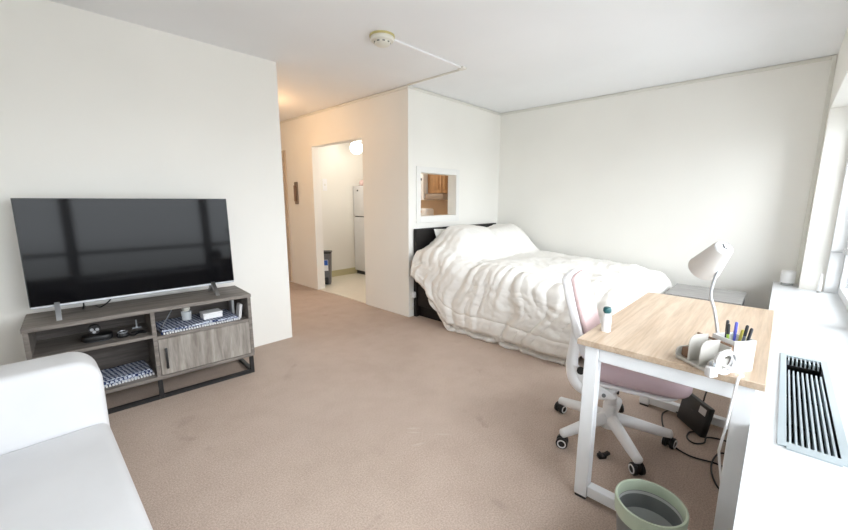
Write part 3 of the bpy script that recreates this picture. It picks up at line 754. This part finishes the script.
# ------------------------------------------------------------------ things on the desk
DT = .73
bo = empty('bottle', 'small white bottle with dark teal cap at the desk corner', 'bottle', (1.722, .515, DT))
obj('body', lathe(nb(), ((0, 0), (.019, 0), (.0195, .004), (.0195, .058), (.016, .070), (.013, .074), (.013, .082), (0, .082)), 24), M['white_plastic'], bo)
obj('cap', lathe(nb(), ((0, .0825), (.013, .0825), (.0165, .091), (.0165, .102), (.013, .108), (0, .109)), 24), M['teal'], bo)

OA = R(-38)
og = empty('desk_organizer', 'pale greige desk organizer with upright dividers and white pen box', 'organizer', (1.597, .232, DT), OA)
obj('tray', B(0, .088, -.138, 0, 0, .012, .003, 1), M['org'], og)
obj('back_board', B(.080, .0875, -.138, .0, .012, .094, .002, 1), M['brownw'], og)
obj('front_panel', B(.0755, .0795, -.138, 0, .012, .088, .001, 1), M['org'], og)
def divider(y, x0, hgt, w_): obj('divider', prism(nb(), rrect(x0, 0.0752, .0125, hgt, (0, .028, 0, 0), 6), y, y+w_, 'y', .001, 1), M['org'], og)
divider(-.054, .002, .106, .004); divider(-.100, .002, .100, .004)
obj('side_wall', prism(nb(), rrect(0, 0.0752, .0125, .045, (0, .02, 0, 0), 5), -.006, 0, 'y'), M['org'], og)
obj('side_wall', prism(nb(), rrect(0, 0.0752, .0125, .05, (0, .02, 0, 0), 5), -.138, -.132, 'y'), M['org'], og)
bm = nb(); px0, px1, py0, py1, hz = .0885, .170, -.140, -.055, .108
box(bm, px0, px1, py0, py1, 0, .006); box(bm, px0, px0+.004, py0, py1, .006, hz); box(bm, px1-.004, px1, py0, py1, .006, hz)
box(bm, px0+.004, px1-.004, py0, py0+.004, .006, hz); box(bm, px0+.004, px1-.004, py1-.004, py1, .006, hz)
obj('pen_box', bm, M['orgw'], og)
OM = Matrix.Translation((1.597, .232, DT)) @ Matrix.Rotation(OA, 4, 'Z')
T(obj('wooden_block', box(nb(), .012, .065, -.046, -.012, .0125, .048, .006, 2, OM), M['brownw']), 'small brown block in the leftmost slot of the organizer', 'block')
pens = (('pen_green', .125, -.085, -.006, .004, .150, 'lime green pen leaning in the white pen box'), ('pen_black', .120, -.080, .004, .008, .160, 'black capped pen at the left of the pen box'),
        ('pen_blue', .136, -.092, .004, .002, .158, 'blue pen upright in the white pen box'), ('pen_grey', .138, -.110, .012, -.010, .156, 'dark grey pen leaning right in the pen box'),
        ('pen_black', .146, -.115, .012, -.014, .148, 'black pen leaning right at the front of the pen box'), ('pen_yellow', .150, -.085, .004, -.018, .134, 'yellow pencil leaning right behind the dark pens'))
for (mn, x, y, lx, ly, ln, lab) in pens:
    p0 = OM @ Vector((x, y, .008)); p1 = OM @ Vector((x+lx, y+ly, ln)); dvec = (p1-p0)
    pe = empty('pen', lab, 'pen', p0, 0, 'pens in the pen box')
    obj('barrel', tube(nb(), [(0, 0, 0), dvec*.03, dvec*.74], [.0015, .0042, .0042], 8), M[mn], pe)
    obj('cap', tube(nb(), [dvec*.74, dvec*.97, dvec], [.0048, .0048, .003], 8), M['black'] if mn in ('pen_grey', 'pen_green') else M[mn], pe)
# wound white cable in front of the pen box and its tail over the desk edge
cc = OM @ Vector((.045, -.158, 0)); cc.z = DT
bm = nb(); random.seed(3)
ax = (OM.to_3x3() @ Vector((1, 0, 0))).normalized(); ay = (OM.to_3x3() @ Vector((0, -1, 0))).normalized()
pts = []
for q in range(150):
    t_ = q/150*2*math.pi*5.5; rr_ = .034+.005*math.sin(t_*.37)
    pts.append(cc+ax*(rr_*1.15*math.cos(t_))+ay*(-.004+.010*math.sin(q*.21))+Vector((0, 0, .045+rr_*math.sin(t_))))
tail = [pts[-1], Vector((1.552, .040, DT+.012)), Vector((1.536, .045, DT+.004)), Vector((1.530, .05, .68)), Vector((1.531, .058, .56)), Vector((1.545, .066, .47)), Vector((1.62, .068, .40)), Vector((1.63, .045, .25)), Vector((1.64, .035, .08)), Vector((1.70, .05, .008)), Vector((2.0, .06, .006))]
tube(bm, pts+spline(tail, 6)[1:], .0042, 7)
T(obj('white_cable', bm, M['white_plastic']), 'white cable wound in a bundle on the desk with its tail hanging down', 'cable')
pg = empty('plug', 'white cable plug resting on the desk by the wound cable', 'plug', OM @ Vector((-.005, -.155, 0)), OA)
obj('body', B(-.016, .016, -.012, .012, 0, .035, .005), M['white_plastic'], pg)
obj('prong', B(-.004, .004, -.008, -.005, .035, .05), M['silver'], pg); obj('prong', B(-.004, .004, .005, .008, .035, .05), M['silver'], pg)

lm = empty('desk_lamp', 'white gooseneck desk lamp with cone shade behind the organizer', 'desk lamp', (1.85, .135, DT))
obj('base', lathe(nb(), ((0, 0), (.062, 0), (.064, .008), (.058, .016), (.012, .02), (0, .02)), 32), M['lampw'], lm)
obj('switch', lathe(nb(), ((0, .0165), (.008, .0165), (.007, .021), (0, .021)), 12, Matrix.Translation((-.04, 0, 0))), M['rubber'], lm)
obj('gooseneck', tube(nb(), spline([(0, .0, .018), (0, .004, .06), (0, .022, .14), (0, .040, .20), (.002, .036, .26), (0, .028, .31), (0, .034, .345)], 8), .0058, 10), M['silver'], lm)
ca_, cb_ = Vector((-.045, .016, .395)), Vector((.050, .078, .297)); dv = (cb_-ca_); Ls = dv.length
smx = Matrix.Translation(ca_) @ dv.to_track_quat('Z', 'Y').to_matrix().to_4x4()
sh = obj('shade', lathe(nb(), ((.0305, 0), (.033, .003), (.057, Ls-.004), (.058, Ls), (.054, Ls), (.028, .006), (0, .006)), 36, smx), M['lampw'], lm, 50)
obj('cap', lathe(nb(), ((0, -.003), (.026, -.003), (.0295, 0), (.0295, .004), (0, .004)), 32, smx), M['white_plastic'], sh)
obj('rim_ring', lathe(nb(), ((.022, -.0045), (.0245, -.0045), (.0245, -.003), (.022, -.003)), 32, smx), M['steel'], sh)
bm = nb(); box(bm, -.003, .003, -.001, .015, -.0045, -.003, 0, 1, smx); box(bm, -.012, .002, -.004, .0, -.0045, -.003, 0, 1, smx @ Matrix.Rotation(R(25), 4, 'Z'))
obj('dark_mark', bm, M['rubber'], sh)
obj('bulb', lathe(nb(), ((0, .02), (.014, .02), (.016, .05), (.026, .075), (.02, .098), (0, .104)), 20, smx), M['ivory'], sh)

# ------------------------------------------------------------------ on the sill
jr = empty('jar', 'white jar with clear glass foot at the far end of the sill', 'jar', (4.50, -.088, SZ))
obj('body', lathe(nb(), ((0, .022), (.045, .022), (.048, .03), (.048, .118), (.044, .125), (0, .125)), 28), M['white_plastic'], jr)
obj('foot', lathe(nb(), ((0, 0), (.04, 0), (.042, .0215), (0, .0215)), 24), M['clear'], jr)
tb = empty('tube_bottle', 'slim white tube standing on the sill beside the window frame', 'tube', (4.30, -.272, SZ))
obj('body', lathe(nb(), ((0, .012), (.012, .012), (.012, .10), (.005, .15), (0, .15)), 16), M['white_plastic'], tb)
obj('cap', lathe(nb(), ((0, 0), (.0115, 0), (.0115, .0115), (0, .0115)), 16), M['steel'], tb)

# ------------------------------------------------------------------ on the floor
wb_ = empty('waste_bin', 'grey waste bin with pale green rim in front of the desk', 'bin', (1.345, .213, 0), 0)
obj('body', lathe(nb(), ((0, 0), (.076, 0), (.079, .004), (.101, .262), (.097, .262), (.075, .008), (0, .008)), 40), M['bin_grey'], wb_)
obj('rim', lathe(nb(), ((.1015, .245), (.1055, .246), (.108, .296), (.106, .300), (.100, .300), (.098, .296), (.0965, .2625), (.1015, .2625), (.1015, .245)), 40), M['greygreen'], wb_)
obj('liner', lathe(nb(), ((.0965, .26), (.0945, .225), (.075, .05), (.04, .03), (0, .03)), 40), plain('bin_inner', (.60, .61, .61), .5), wb_)

pb = empty('power_box', 'black flat box leaning on the far desk rail with a pale label', 'power box', (2.50, .248, .0), R(-48))
pm = Matrix.Translation((0, 0, .002)) @ Matrix.Rotation(R(22), 4, 'Y') @ Matrix.Rotation(R(-12), 4, 'X')
pm = Matrix.Translation((0, 0, .017)) @ Matrix.Rotation(R(10), 4, 'Y')
obj('case', box(nb(), -.018, .018, -.105, .105, .0, .175, .008, 2, pm), M['black'], pb)
obj('label', box(nb(), -.0195, -.0182, -.092, -.042, .12, .158, 0, 1, pm), M['silver'], pb)
obj('ridge', box(nb(), -.020, -.0182, -.01, .012, .10, .106, 0, 1, pm), M['rubber'], pb)
def cable(label, pts, r=.0042):
    T(obj('floor_cable', tube(nb(), spline(pts, 8), r, 7), M['black']), label, 'cord', 'black cords under the desk')
z = .005
cable('black cord looping beside the chair under the desk', [(2.60, .33, .03), (2.66, .37, z), (2.58, .40, z), (2.45, .375, z), (2.36, .335, z), (2.27, .30, z), (2.22, .21, z), (2.24, .10, z), (2.22, .03, z)])
cable('black cord curled in a small ring by the power box', [(2.50, .18, .02), (2.50, .21, z), (2.46, .245, z), (2.39, .245, z), (2.36, .21, z), (2.40, .17, z), (2.47, .165, z), (2.50, .10, z), (2.49, .03, z)])
cable('black cord curving in front of the right desk leg', [(2.36, .02, z), (2.36, .09, z), (2.27, .115, z), (2.16, .11, z), (2.06, .08, z), (2.0, .035, z)])
cable('black cord rising from the power box to the desk underside', [(2.55, .21, .16), (2.57, .20, .24), (2.60, .17, .34), (2.63, .12, .48), (2.63, .08, .64)])
ck = empty('cable_clip', 'small black plastic clip lying on the carpet under the desk', 'clip', (1.905, .528, 0), R(-40))
obj('jaw', B(-.03, .012, -.014, .014, 0, .022, .005), M['black'], ck)
obj('jaw', box(nb(), .0, .04, -.010, .012, .0, .016, .004, 1, Matrix.Translation((.008, .004, .002)) @ Matrix.Rotation(R(25), 4, 'Z')), M['black'], ck)
obj('spring', tube(nb(), [(-.01, -.02, .018), (-.01, .02, .018)], .006, 8), M['rubber'], ck)
